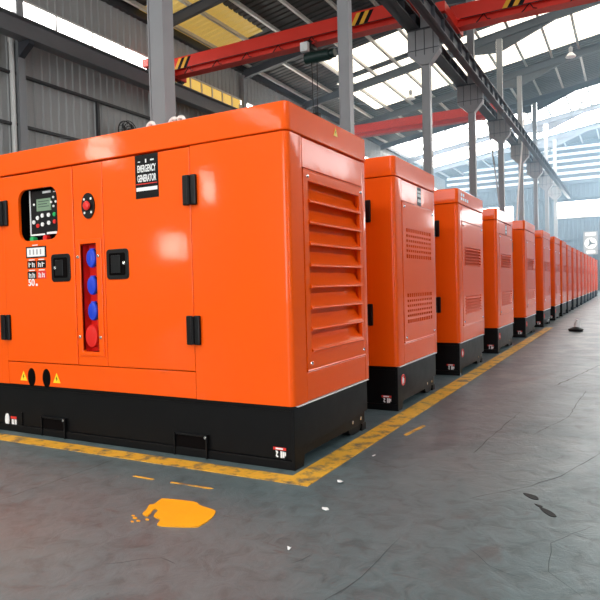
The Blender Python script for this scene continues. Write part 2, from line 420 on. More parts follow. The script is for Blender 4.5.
# rafters
def rafter(y):
    mb = MB()
    def seg(x0, x1):
        a0, a1 = zr(x0) - 0.20, zr(x1) - 0.20
        dp = 0.36
        mb.prism([(x0, a0 - dp), (x1, a1 - dp), (x1, a1), (x0, a0)], 'y', y - 0.012, y + 0.012)
        for t in (0, dp):
            mb.prism([(x0, a0 - t - 0.02), (x1, a1 - t - 0.02), (x1, a1 - t), (x0, a0 - t)], 'y', y - 0.08, y + 0.08)
    seg(XL + 0.1, XC); seg(XC, RX); seg(RX, XR - 0.1)
    # haunches at the column head
    for sgn in (-1, 1):
        xa, xb = XC + sgn * 0.15, XC + sgn * 2.4
        za, zb2 = zr(xa) - 0.57, zr(xb) - 0.57
        pts = [(xa, za), (xb, zb2), (xa, za - 0.55)]
        mb.prism(pts, 'y', y - 0.012, y + 0.012)
        mb.prism([(xa, za - 0.57), (xb, zb2 - 0.02), (xb, zb2), (xa, za - 0.55)], 'y', y - 0.08, y + 0.08)
    struct(mb.build('rafter', 'darksteel'))
for y in FR[:]: rafter(y)

# side-wall girts (horizontal rails) and runway for the crane
for z in (7.58, 6.08, 4.5):
    struct(MB().box(XL + 0.04, XL + 0.14, YN, YF, z - 0.04, z + 0.04).build('wall_girt', 'girt'))
struct(MB().box(XL + 0.03, XL + 0.13, 15.1, 15.2, 0, 7.58).build('wall_stud', 'girt'))
struct(MB().box(XL - 0.02, XL + 0.22, YN, YF, 11.15, 11.42).build('trim_1', 'girt'))
# far wall rails
for z, h in ((9.55, 0.35), (8.35, 0.16), (4.6, 0.12)):
    struct(MB().box(XL, XR, YF - 0.2, YF - 0.05, z, z + h).build('wall_girt', 'farcladding'))

# crane runway beams
def runway(x, z0, z1, label, ticks=True, y0=2.0, y1=59.6, hw=0.2, m='darksteel'):
    t = thing('crane_runway_beam', (x, 0, 0), label, 'beam', 'crane runway beams')
    mb = MB(); mb.box(-hw, hw, y0, y1, z0, z0 + 0.03); mb.box(-hw, hw, y0, y1, z1 - 0.03, z1); mb.box(-0.012, 0.012, y0, y1, z0, z1)
    mb.build('beam', m, t)
    if ticks:
        st = MB(); y = y0 + 0.6
        while y < y1: st.box(0.01 - hw, hw - 0.01, y - 0.008, y + 0.008, z0 + 0.03, z1 - 0.03); y += 1.0
        st.build('stiffener_plates', 'darksteel', t)
    MB().box(-0.035, 0.035, y0, y1, z1, z1 + 0.06).build('rail', 'girt', t)
    return t
runway(-15.45, 8.48, 9.05, 'dark crane runway beam along the side wall under the clerestory', ticks=False, m='windowlit_steel')
runway(-5.66, 8.70, 9.05, 'dark crane runway beam on the wall side of the column heads')
runway(-4.72, 8.25, 8.70, 'dark crane runway beam on the aisle side of the columns, with stiffener plates', hw=0.12)

# columns of the middle row, one thing each
ORD = ['first', 'second', 'third', 'fourth', 'fifth', 'sixth', 'seventh', 'eighth', 'ninth']
EXTRA = ['grey steel column behind the first generator, widest of the row in view',
         'grey steel column rising behind the far end of the first generator',
         'grey steel column with the large crane bracket, behind the second generator',
         'blue-grey steel column behind the third generator, fourth of the middle row',
         'hazy steel column with rafter haunches, behind the fourth generator',
         'hazy steel column beside the white hanging cables, sixth of the middle row',
         'faint steel column in the haze, seventh of the middle row',
         'faint steel column in the haze, eighth of the middle row',
         'faint steel column nearest the far wall, ninth of the middle row']
def column(y, label):
    t = thing('steel_column', (XC + (0.07 if y < 7 else 0), y, 0), label, 'column', 'middle row of steel columns')
    top = zr(XC) - 0.57
    mb = MB()
    mb.box(-0.125, -0.105, -0.105, 0.105, 0.03, top); mb.box(0.105, 0.125, -0.105, 0.105, 0.03, top); mb.box(-0.105, 0.105, -0.09, -0.075, 0.03, top); mb.box(-0.105, 0.105, 0.075, 0.09, 0.03, top)
    mb.build('shaft', 'steel', t, bevel=0.004)
    MB().box(-0.28, 0.28, -0.28, 0.28, 0, 0.03).build('base_plate', 'steel', t)
    # corbel under the two runway beams
    c = MB(); c.prism([(-0.125, 7.62), (0.125, 7.62), (0.44, 7.98), (0.44, 8.70), (-0.52, 8.70), (-0.52, 7.98)], 'y', -0.15, 0.15)
    co = c.build('bracket', 'steel', t, bevel=0.006)
    ln = MB()
    for xx in (-0.27, 0.0, 0.27): ln.box(xx - 0.01, xx + 0.01, -0.165, 0.165, 7.9, 8.70)
    ln.box(-0.525, 0.445, -0.165, 0.165, 8.06, 8.08); ln.box(-0.54, 0.45, -0.18, 0.18, 8.66, 8.70)
    ln.build('rib_plates', 'darksteel', co)
    return t
for y, l in zip(FR, EXTRA): column(y, l)

# wall columns and down pipes
WC = {12.1: ('grey wall column below the bright clerestory, with a small bracket', 'white down pipe beside the wall column with the bracket'),
      18.1: ('grey wall column hidden behind the widest middle column', 'white down pipe on the wall behind the widest middle column'),
      24.1: ('dark wall column at the far end of the amber window strip', 'pale down pipe at the far end of the amber window strip'),
      30.1: ('wall column beyond the amber windows, under the second crane', 'white down pipe beyond the amber windows')}
for y, (la, lb) in WC.items():
    t = thing('wall_column', (XL + 0.22, y, 0), la, 'column', 'columns along the side wall')
    mb = MB(); mb.box(-0.11, 0.03, -0.12, -0.10, 0, 11); mb.box(-0.11, 0.03, 0.10, 0.12, 0, 11)
    mb.box(0.02, 0.04, -0.12, 0.12, 0, 11)
    mb.build('shaft', 'steel', t)
    b = MB(); b.prism([(0.04, 8.05), (0.50, 8.36), (0.50, 8.48), (0.04, 8.48)], 'y', -0.1, 0.1); b.build('bracket', 'darksteel', t)
    if y != 18.1:
        p = MB().cyl((XL + 0.13, y - 0.24, 0), (XL + 0.13, y - 0.24, 8.6 if y < 20 else 9.6), 0.075, 12)
        p.cyl((XL + 0.13, y - 0.24, 8.45 if y < 20 else 9.4), (XL + 0.13, y - 0.24, 8.6 if y < 20 else 9.6), 0.095, 12)
        o = p.build('down_pipe', 'pipe', smooth=True); tag(o, lb, 'pipe', 'down pipes on the side wall')

# bluish haze in the deep hall, also standing in for bloom around windows
def haze():
    m = bpy.data.materials.new('haze_and_bloom'); m.use_nodes = True; nt = m.node_tree; nt.nodes.clear()
    v = nt.nodes.new('ShaderNodeVolumeScatter'); v.inputs['Color'].default_value = (0.50, 0.76, 1.0, 1); v.inputs['Density'].default_value = 0.0115; v.inputs['Anisotropy'].default_value = 0.6
    o = nt.nodes.new('ShaderNodeOutputMaterial'); nt.links.new(v.outputs[0], o.inputs['Volume'])
    M['haze'] = m
    mb = MB(); mb.prism([(XL + 0.06, 0.02), (4.0, 0.02), (4.0, zr(4.0) - 0.25), (XL + 0.06, zr(XL) - 0.25)], 'y', 19.5, YF - 0.3)
    h = mb.build('haze', 'haze'); struct(h)
haze()

# ------------------------------------------------------------------ overhead cranes
def crane(x0, x1, y, z, label, marks, hoist=None, festoon=True):
    t = thing('overhead_crane', (0, y, z), label, 'crane', 'red overhead cranes')
    g = MB(); g.box(x0, x1, -0.20, 0.20, 0.22, 0.66); g.box(x0, x1, -0.22, 0.22, 0.64, 0.66)
    g.build('girder', 'red', t)
    lo = MB(); lo.box(x0 + 0.1, x1 - 0.1, -0.05, 0.05, 0.03, 0.22); lo.box(x0 + 0.1, x1 - 0.1, -0.21, 0.21, 0.0, 0.03); lo.build('lower_flange', 'red', t)
    for xx in (x0 + 0.05, x1 - 0.05):
        e = MB(); e.box(xx - 0.14, xx + 0.14, -1.6, 0.6, -0.02, 0.26)
        eo = e.build('end_carriage', 'red', t, bevel=0.01)
        for yy in (-1.3, 0.4): MB().cyl((xx - 0.1, yy, -0.02), (xx + 0.1, yy, -0.02), 0.11, 16).build('wheel', 'girt', eo, smooth=True)
    for mx in marks:
        mk = MB()
        for q in (0, 0.30):
            mk.add([(mx + q, -0.204, 0.24), (mx + q + 0.14, -0.204, 0.24), (mx + q + 0.36, -0.204, 0.62), (mx + q + 0.22, -0.204, 0.62)], [(0, 1, 2, 3)])
        h = mk.build('hazard_stripes', 'yellow', t); h['label'] = 'yellow hazard stripes'
        mk = MB()
        for q in (0.15, 0.45):
            mk.add([(mx + q, -0.203, 0.24), (mx + q + 0.14, -0.203, 0.24), (mx + q + 0.36, -0.203, 0.62), (mx + q + 0.22, -0.203, 0.62)], [(0, 1, 2, 3)])
        mk.build('dark_stripes', 'black', t)
    if festoon:
        f = MB(); x = x0 + 1.0
        f.cyl((x0 + 0.3, -0.26, 0.20), (x1 - 0.3, -0.26, 0.20), 0.012, 6)
        while x < x1 - 1.6:
            pts = [(x, -0.26, 0.2), (x - 0.16, -0.27, 0.02), (x - 0.22, -0.27, -0.02), (x, -0.26, 0.2), (x + 0.10, -0.27, 0.03), (x + 0.2, -0.27, 0.0)]
            f.tube(pts, 0.014, 5); x += 1.3
        f.build('festoon_cable', 'blackplastic', t)
    if hoist is not None:
        hx = hoist
        tr = MB(); tr.box(hx - 0.22, hx + 0.02, -0.30, 0.18, -0.16, 0.10); tr.build('trolley', 'blackplastic', t, bevel=0.01)
        bx = MB().box(hx - 0.30, hx - 0.02, -0.46, -0.30, -0.30, 0.0).build('control_box', 'white', t, bevel=0.01)
        dr = MB().cyl((hx - 0.30, -0.05, -0.42), (hx + 0.62, -0.05, -0.42), 0.19, 20)
        dr.cyl((hx + 0.62, -0.05, -0.42), (hx + 0.80, -0.05, -0.42), 0.15, 20); dr.build('drum', 'darkgreen', t, smooth=True, bevel=0.01)
        rp = MB()
        for q in (-0.10, 0.10): rp.cyl((hx + 0.05 + q, -0.1, -0.5), (hx + 0.05 + q * 0.8, -0.1, -2.35), 0.014, 6)
        rp.build('wire_rope', 'blackplastic', t)
        hk = MB(); hk.box(hx - 0.10, hx + 0.20, -0.2, 0.0, -2.62, -2.32)
        pts = [(hx + 0.05 + 0.09 * math.cos(a), -0.1, -2.80 + 0.11 * math.sin(a)) for a in [PI / 2 - i * 0.42 for i in range(11)]]
        hk.tube(pts, 0.03, 8); hk.build('hook_block', 'blackplastic', t, bevel=0.01)
    return t
crane(-15.5, -5.61, 18.65, 9.25, 'long red overhead crane above the first generator, with dark green hoist', (-15.25, -7.9), hoist=-9.35)
crane(-4.77, 13.6, 19.15, 8.91, 'red overhead crane over the aisle, at the top corner of the hall', (-3.25,))
crane(-15.5, -5.61, 31.6, 9.25, 'distant red overhead crane in the haze beyond the columns', (), festoon=False)

# pendant lamps
def lamp(x, y, z, top, label):
    t = thing('pendant_lamp', (x, y, z), label, 'lamp', 'hanging high-bay lamps')
    MB().lathe([(0.02, 0.16), (0.06, 0.20), (0.09, 0.30), (0.09, 0.46), (0.03, 0.50)], (0, 0, 0), n=16).build('lamp_housing', 'grey', t, smooth=True)
    s = MB(); s.lathe([(0.24, 0.0), (0.25, 0.02), (0.10, 0.20), (0.05, 0.22)], (0, 0, 0), n=24); s.build('lamp_shade', 'lampwhite', t, smooth=True)
    MB().cyl((0, 0, 0.49), (0, 0, top - z), 0.010, 6).build('cord', 'steel', t)
lamp(-2.45, 33.0, 12.0, zr(-2.45) - 0.05, 'white pendant lamp hanging just beyond the aisle crane')
lamp(-2.65, 44.0, 12.2, zr(-2.65) - 0.05, 'white pendant lamp hanging in the bright haze deep in the hall')
lamp(-10.3, 32.0, 11.0, zr(-10.3) - 0.05, 'small pendant lamp beside the column with the large crane bracket')

# two fill lamps added out of view, to grade light down the front faces
def fill_lamp(x, y, z, power, label):
    lamp(x, y, z, zr(x) - 0.05, label)
    l = bpy.data.lights.new('fill_lamp_light', 'AREA'); l.shape = 'DISK'; l.size = 0.42; l.energy = power; l.color = (1.0, 0.93, 0.82); l.spread = math.radians(170)
    o = bpy.data.objects.new('fill_lamp_light', l); COL.objects.link(o); o.location = (x, y, z - 0.01)
fill_lamp(-4.6, -0.2, 5.4, 150, 'unseen fill lamp added over the floor before the control panel side')
fill_lamp(-1.8, -1.2, 5.6, 130, 'unseen fill lamp added over the near end of the aisle')

# wall fan on the side wall
def wall_fan():
    x, y, z = XL + 0.55, 16.05, 6.66
    t = thing('wall_fan', (x, y, z), 'dark caged wall fan on the ribbed side wall above the first generator', 'fan')
    g = MB()
    for R in (0.36, 0.27, 0.18, 0.09): g.torus((0.10, 0, 0), R, 0.014, 'x', 28, 5)
    g.torus((-0.06, 0, 0), 0.37, 0.022, 'x', 28, 5)
    for i in range(16):
        a = 2 * PI * i / 16
        g.tube([(0.12, 0.05 * math.cos(a), 0.05 * math.sin(a)), (0.10, 0.30 * math.cos(a), 0.30 * math.sin(a)), (0.04, 0.37 * math.cos(a), 0.37 * math.sin(a)), (-0.06, 0.37 * math.cos(a), 0.37 * math.sin(a))], 0.006, 4)
    g.build('guard', 'blackplastic', t)
    for i in range(3):
        a = 2 * PI * i / 3 + 0.4; b = MB(); pts = []
        for r, w in ((0.06, 0.05), (0.18, 0.10), (0.30, 0.12), (0.33, 0.06)):
            for s in (-1, 1):
                py, pz, px = r, s * w, s * w * 0.35
                pts.append((px, py * math.cos(a) - pz * math.sin(a), py * math.sin(a) + pz * math.cos(a)))
        pts2 = [(p[0] + 0.006, p[1], p[2]) for p in pts]
        fs = [(0, 1, 3, 2), (2, 3, 5, 4), (4, 5, 7, 6)]
        b.add(pts + pts2, fs + [tuple(8 + i for i in f[::-1]) for f in fs] + [(0, 2, 10, 8), (2, 4, 12, 10), (4, 6, 14, 12), (1, 9, 11, 3), (3, 11, 13, 5), (5, 13, 15, 7), (6, 7, 15, 14), (0, 8, 9, 1)])
        b.build('blade', 'girt', t)
    MB().cyl((-0.22, 0, 0), (0.06, 0, 0), 0.08, 16).build('motor', 'blackplastic', t, smooth=True)
    MB().cyl((-0.55, 0, 0), (-0.2, 0, 0), 0.03, 8).build('bracket', 'girt', t)
wall_fan()

# sign on the far wall
def wall_sign():
    t = thing('wall_sign', (-3.05, YF - 0.24, 3.2), 'white rectangular sign with a three-bladed emblem high on the far wall', 'sign')
    w, h = 1.15, 2.05
    fr = MB(); fr.box(-w / 2, w / 2, 0, 0.06, 0, h); fr.build('board', 'steel', t)
    a = MB(); a.cyl((0, -0.012, 1.0), (0, 0.0, 1.0), 0.50, 32); a.box(-0.42, 0.42, -0.01, 0, 1.68, 1.94); a.box(-0.36, 0.36, -0.01, 0, 0.10, 0.36); a.build('white_disc', 'white', t)
    e = MB()
    for i in range(3):
        q = PI / 2 + 0.35 + i * 2 * PI / 3
        c, s_ = math.cos(q), math.sin(q)
        pts = [(0.05, -0.09), (0.43, -0.02), (0.43, 0.02), (0.05, 0.09)]
        e.add([(c * px - s_ * pz, -0.016, 1.0 + s_ * px + c * pz) for px, pz in pts], [(0, 1, 2, 3)])
    e.cyl((0, -0.02, 1.0), (0, -0.013, 1.0), 0.1, 12); e.build('emblem', 'black', t)
wall_sign()

# cables hanging at the sixth column
o = MB()
o.tube([(XC + 0.25, 35.9, 10.4), (XC + 0.1, 35.85, 8.4), (XC - 0.15, 35.8, 5.6), (XC - 0.3, 35.8, 3.2)], 0.05, 6)
tag(o.build('hanging_cable', 'white'), 'white cable hanging down beside the sixth column in the haze', 'cable', 'white cables at the column')
o = MB()
o.tube([(XC - 0.75, 30.4, 9.6), (XC - 0.45, 30.2, 7.6), (XC - 0.1, 29.85, 5.0), (XC + 0.1, 29.85, 2.6)], 0.035, 6)
tag(o.build('hanging_cable', 'grey'), 'grey cable drooping along the fifth column with the rafter haunches', 'cable', 'white cables at the column')

# ------------------------------------------------------------------ floor markings
mb = MB(); z = 0.004
mb.prism([(-9.0, 2.915), (-1.58, 2.935), (-1.565, 15.0), (-1.725, 15.0), (-1.745, 3.065), (-9.0, 3.045)], 'z', 0.0, z)
struct(mb.build('floor_marking', 'wornyellow'))
for pl in ([(-2.62, 2.672), (-2.47, 2.668), (-2.46, 2.684), (-2.61, 2.686)], [(-2.33, 2.672), (-2.06, 2.678), (-2.04, 2.694), (-2.33, 2.687)]):
    struct(MB().prism(pl, 'z', 0.0, 0.003).build('floor_marking', 'wornyellow'))
struct(MB().prism([(-1.47, 4.24), (-1.44, 4.22), (-1.40, 4.56), (-1.43, 4.58)], 'z', 0.0, 0.003).build('floor_marking', 'wornyellow'))

def blob(pts, name, m, label, cat, h=0.006, sub=3):
    # smooth closed outline through the points (Catmull-Rom)
    n = len(pts); out = []
    for i in range(n):
        p0, p1, p2, p3 = (Vector(pts[(i + k - 1) % n]) for k in range(4))
        for s in range(sub):
            t = s / sub
            out.append(tuple(0.5 * ((2 * p1) + (p2 - p0) * t + (2 * p0 - 5 * p1 + 4 * p2 - p3) * t * t + (3 * p1 - p0 - 3 * p2 + p3) * t ** 3)))
    return tag(MB().prism(out, 'z', 0.0, h).build(name, m), label, cat)
blob([(-2.17, 2.447), (-2.004, 2.474), (-1.94, 2.445), (-1.838, 2.423), (-1.808, 2.393), (-1.782, 2.318), (-1.778, 2.246), (-1.794, 2.21), (-1.949, 2.154),
      (-1.986, 2.19), (-2.003, 2.216), (-2.06, 2.235), (-2.093, 2.303), (-2.123, 2.304), (-2.088, 2.224), (-2.132, 2.235), (-2.15, 2.281), (-2.185, 2.341), (-2.171, 2.359), (-2.184, 2.421)],
     'paint_patch', 'patch', 'large spilled patch of bright yellow paint on the bare concrete floor', 'paint')
for i, (x, y, r) in enumerate([(-2.13, 2.18, 0.012), (-2.09, 2.16, 0.010), (-2.16, 2.20, 0.008), (-2.06, 2.19, 0.009), (-2.11, 2.14, 0.007)]):
    struct(blob([(x + r * (1 + 0.4 * random.random()) * math.cos(a), y + 0.7 * r * math.sin(a)) for a in (0, 1.2, 2.4, 3.6, 4.9)], 'paint_speck', 'patch', None, None, 0.004))

# joints and cracks in the slab
def crack(pts, w=0.006, name='floor_crack', m='crack'):
    out = []; back = []
    P = [Vector((p[0], p[1], 0)) for p in pts]; Q = []
    for a, b in zip(P, P[1:]):
        n = max(2, int((b - a).length / 0.07))
        for i in range(n):
            q = a.lerp(b, i / n); d = (b - a).normalized(); k = random.uniform(-1, 1) * 0.008
            Q.append(q + Vector((-d.y, d.x, 0)) * k)
    Q.append(P[-1])
    for i, q in enumerate(Q):
        d = (Q[min(i + 1, len(Q) - 1)] - Q[max(i - 1, 0)]).normalized(); nrm = Vector((-d.y, d.x, 0)) * w * 0.2 * random.uniform(0.4, 1.2)
        if i in (0, len(Q) - 1): nrm *= 0.3
        out.append(q + nrm); back.append(q - nrm)
    n = len(out); mb = MB()
    mb.add([(v.x, v.y, 0.0015) for v in out] + [(v.x, v.y, 0.0015) for v in back], [(i, i + 1, n + i + 1, n + i) for i in range(n - 1)])
    struct(mb.build(name, m))
crack([(-3.05, 0.4), (-2.99, 2.07), (-2.98, 2.4), (-2.99, 2.92)], 0.010)
crack([(-0.97, 1.6), (-0.95, 1.897), (-0.914, 2.101), (-0.895, 2.503)], 0.006)
crack([(-0.732, 3.108), (-0.487, 3.437), (-0.361, 3.681), (-0.181, 4.269), (0.3, 5.6)], 0.012)
crack([(-0.907, 3.957), (-0.87, 4.6), (-0.828, 5.349)], 0.014)
crack([(-0.62, 4.6), (-0.45, 5.3), (-0.40, 6.6)], 0.012)
crack([(-0.70, 6.8), (-0.35, 8.6), (-0.32, 11.5)], 0.03)
crack([(-1.205, 2.09), (-1.17, 2.185)], 0.012)
crack([(-0.15, 3.0), (-0.30, 2.72), (-0.28, 2.45), (-0.16, 2.30)], 0.006)
crack([(-0.62, 2.55), (-0.50, 2.40), (-0.36, 2.35)], 0.005)
crack([(-1.5, 3.6), (-1.2, 3.42), (-1.05, 3.5)], 0.006)
crack([(-1.9, 1.75), (-1.72, 1.9), (-1.62, 1.88)], 0.008)
for pts in ([(-0.50, 3.31), (-0.44, 3.29), (-0.42, 3.24), (-0.45, 3.235), (-0.49, 3.28)], [(-0.40, 3.13), (-0.35, 3.10), (-0.315, 3.04), (-0.34, 3.03), (-0.38, 3.08)], [(-0.43, 3.17), (-0.39, 3.15), (-0.40, 3.13)]):
    struct(blob(pts, 'floor_pit', 'pit', None, None, 0.002))
# litter
def scrap(x, y, r, label, m='white'):
    mb = MB(); k = 6
    vs = [(x + r * random.uniform(0.6, 1.2) * math.cos(2 * PI * i / k), y + r * 0.8 * random.uniform(0.6, 1.2) * math.sin(2 * PI * i / k), 0.002 + 0.012 * random.random()) for i in range(k)]
    vs2 = [(a, b, c + 0.003) for a, b, c in vs]
    mb.add(vs + vs2, [tuple(range(k))[::-1], tuple(range(k, 2 * k))] + [(i, (i + 1) % k, k + (i + 1) % k, k + i) for i in range(k)])
    tag(mb.build('paper_scrap', m), label, 'litter', 'scraps on the floor')
scrap(-1.442, 3.066, 0.022, 'white scrap of paper on the concrete just outside the yellow corner')
scrap(-1.338, 2.663, 0.022, 'crumpled white scrap alone on the grey floor ahead of the yellow corner')
scrap(-1.275, 2.192, 0.010, 'tiny white chip beside the short dark score in the floor')
scrap(-1.46, 3.62, 0.012, 'tiny white chip beside the yellow line along the aisle')
# small object standing out on the aisle far down the row
t = thing('rubbish_heap', (-1.02, 14.0, 0), 'small white and dark lump lying on the aisle beside the row', 'litter')
MB().lathe([(0.02, 0), (0.14, 0.0), (0.15, 0.05), (0.06, 0.09), (0.02, 0.095)], (0, 0, 0), n=12).build('rag', 'black', t, smooth=True)
MB().lathe([(0.02, 0.07), (0.07, 0.08), (0.06, 0.15), (0.03, 0.24), (0.01, 0.25)], (0.03, 0.03, 0), n=10).build('wrapper', 'white', t, smooth=True)

# ------------------------------------------------------------------ the generators
L_ = 3.3
def arc(cx, cy, r, a0, a1, k=6): return [(cx + r * math.cos(a0 + (a1 - a0) * i / k), cy + r * math.sin(a0 + (a1 - a0) * i / k)) for i in range(k + 1)]

def sticker_glyphs(mb, x0, z0, w, h, y, n, rnd):
    # rows of small blocky print
    for i in range(n):
        cw = w / n; a = x0 + i * cw
        mb.box(a + cw * 0.12, a + cw * rnd.uniform(0.3, 0.5), y, y + 0.001, z0 + h * 0.05, z0 + h * 0.95)
        mb.box(a + cw * 0.12, a + cw * 0.85, y, y + 0.001, z0 + h * rnd.uniform(0.4, 0.6), z0 + h * 0.75)
        if rnd.random() > 0.4: mb.box(a + cw * 0.6, a + cw * 0.82, y, y + 0.001, z0, z0 + h * 0.6)

def hinge(parent, x, z, h=0.2):
    mb = MB(); mb.box(x - 0.052, x - 0.006, -0.028, -0.006, z - h / 2, z + h / 2); mb.box(x + 0.006, x + 0.052, -0.024, 0.0, z - h / 2, z + h / 2)
    o = mb.build('hinge', 'blackplastic', parent, bevel=0.008)
    MB().cyl((x, -0.024, z - h / 2 + 0.005), (x, -0.024, z + h / 2 - 0.005), 0.013, 10).build('hinge_pin', 'black', o, smooth=True)
def latch(parent, x0, x1, z0, z1, key):
    o = MB().prism(rrect(x0, x1, z0, z1, 0.028), 'y', -0.012, -0.003).build('latch', 'blackplastic', parent, bevel=0.004)
    MB().prism(rrect(x0 + 0.028, x1 - 0.028, z0 + 0.028, z1 - 0.028, 0.012), 'y', -0.0135, -0.012).build('latch_tray', 'void', o)
    MB().box(x0 + 0.05, (x0 + x1) / 2 + 0.03, -0.018, -0.0135, z0 + 0.045, z1 - 0.045).build('paddle', 'blackplastic', o, bevel=0.004)
    MB().cyl((key[0], -0.021, key[1]), (key[0], -0.012, key[1]), 0.013, 12).build('key_lock', 'chrome', o, smooth=True)
def triangle(parent, x, z, s, rot=FRONT, face='front', pos=None):
    mb = MB()
    if face == 'front': mb.prism([(x - s / 2, z - s * 0.45), (x + s / 2, z - s * 0.45), (x, z + s * 0.5)], 'y', -0.004, -0.002)
    else: mb.prism([(x - s / 2, z - s * 0.45), (x + s / 2, z - s * 0.45), (x, z + s * 0.5)], 'x', 0.0095, 0.0115)
    o = mb.build('warning_triangle', 'yellowtri', parent); o['label'] = 'yellow warning triangle'
    k = MB()
    q = [(0.02, 0.26), (-0.10, -0.04), (0.0, -0.04), (-0.04, -0.28), (0.12, 0.03), (0.02, 0.03), (0.09, 0.26)]
    if face == 'front': k.prism([(x + a * s, z - 0.06 * s + b * s * 0.8) for a, b in q], 'y', -0.005, -0.004)
    else: k.prism([(x + a * s, z - 0.06 * s + b * s * 0.8) for a, b in q], 'x', 0.0115, 0.0125)
    k.build('lightning_bolt', 'black', o)

def louvre_slats(parent, y0, y1, z0, z1, n, out=0.012, x_in=-0.055, m='orange'):
    p = (z1 - z0) / n
    for i in range(n):
        zt = z1 - i * p - 0.26 * p; zb = z1 - (i + 1) * p + 0.12 * p
        prof = []
        for t in range(6):
            u = t / 5; prof.append((x_in + (out - x_in) * (u ** 1.5), zt + (zb - zt) * u))
        th = 0.006
        poly = prof + [(out, zb - 0.012)] + [(out - th, zb - 0.012)] + [(a - th, b - th * 0.4) for a, b in prof[::-1]]
        vs = []; k = len(poly)
        mb = MB(); mb.prism(poly, 'y', y0, y1); mb.cyl((out - 0.002, y0, zb - 0.012), (out - 0.002, y1, zb - 0.012), 0.007, 10)
        mb.build('slat', m, parent, smooth=True)

def end_plate(parent, y0, y1, z0, z1, holes, x0=-0.018, x1=0.004):
    """panel of the aisle end with rectangular openings (holes: list of y0,y1,z0,z1 one below the other)"""
    mb = MB(); z = z1
    for a, b, c, d in holes:
        mb.box(x0, x1, y0, y1, d, z); mb.box(x0, x1, y0, a, c, d); mb.box(x0, x1, b, y1, c, d); z = c
    mb.box(x0, x1, y0, y1, z0, z); mb.cyl((x1 - 0.001, y0, z0 + 0.002), (x1 - 0.001, y1, z0 + 0.002), 0.007, 8); mb.cyl((x1 - 0.002, y0, z1 - 0.002), (x1 - 0.002, y1, z1 - 0.002), 0.005, 8)
    return mb.build('end_panel', 'orange', parent)

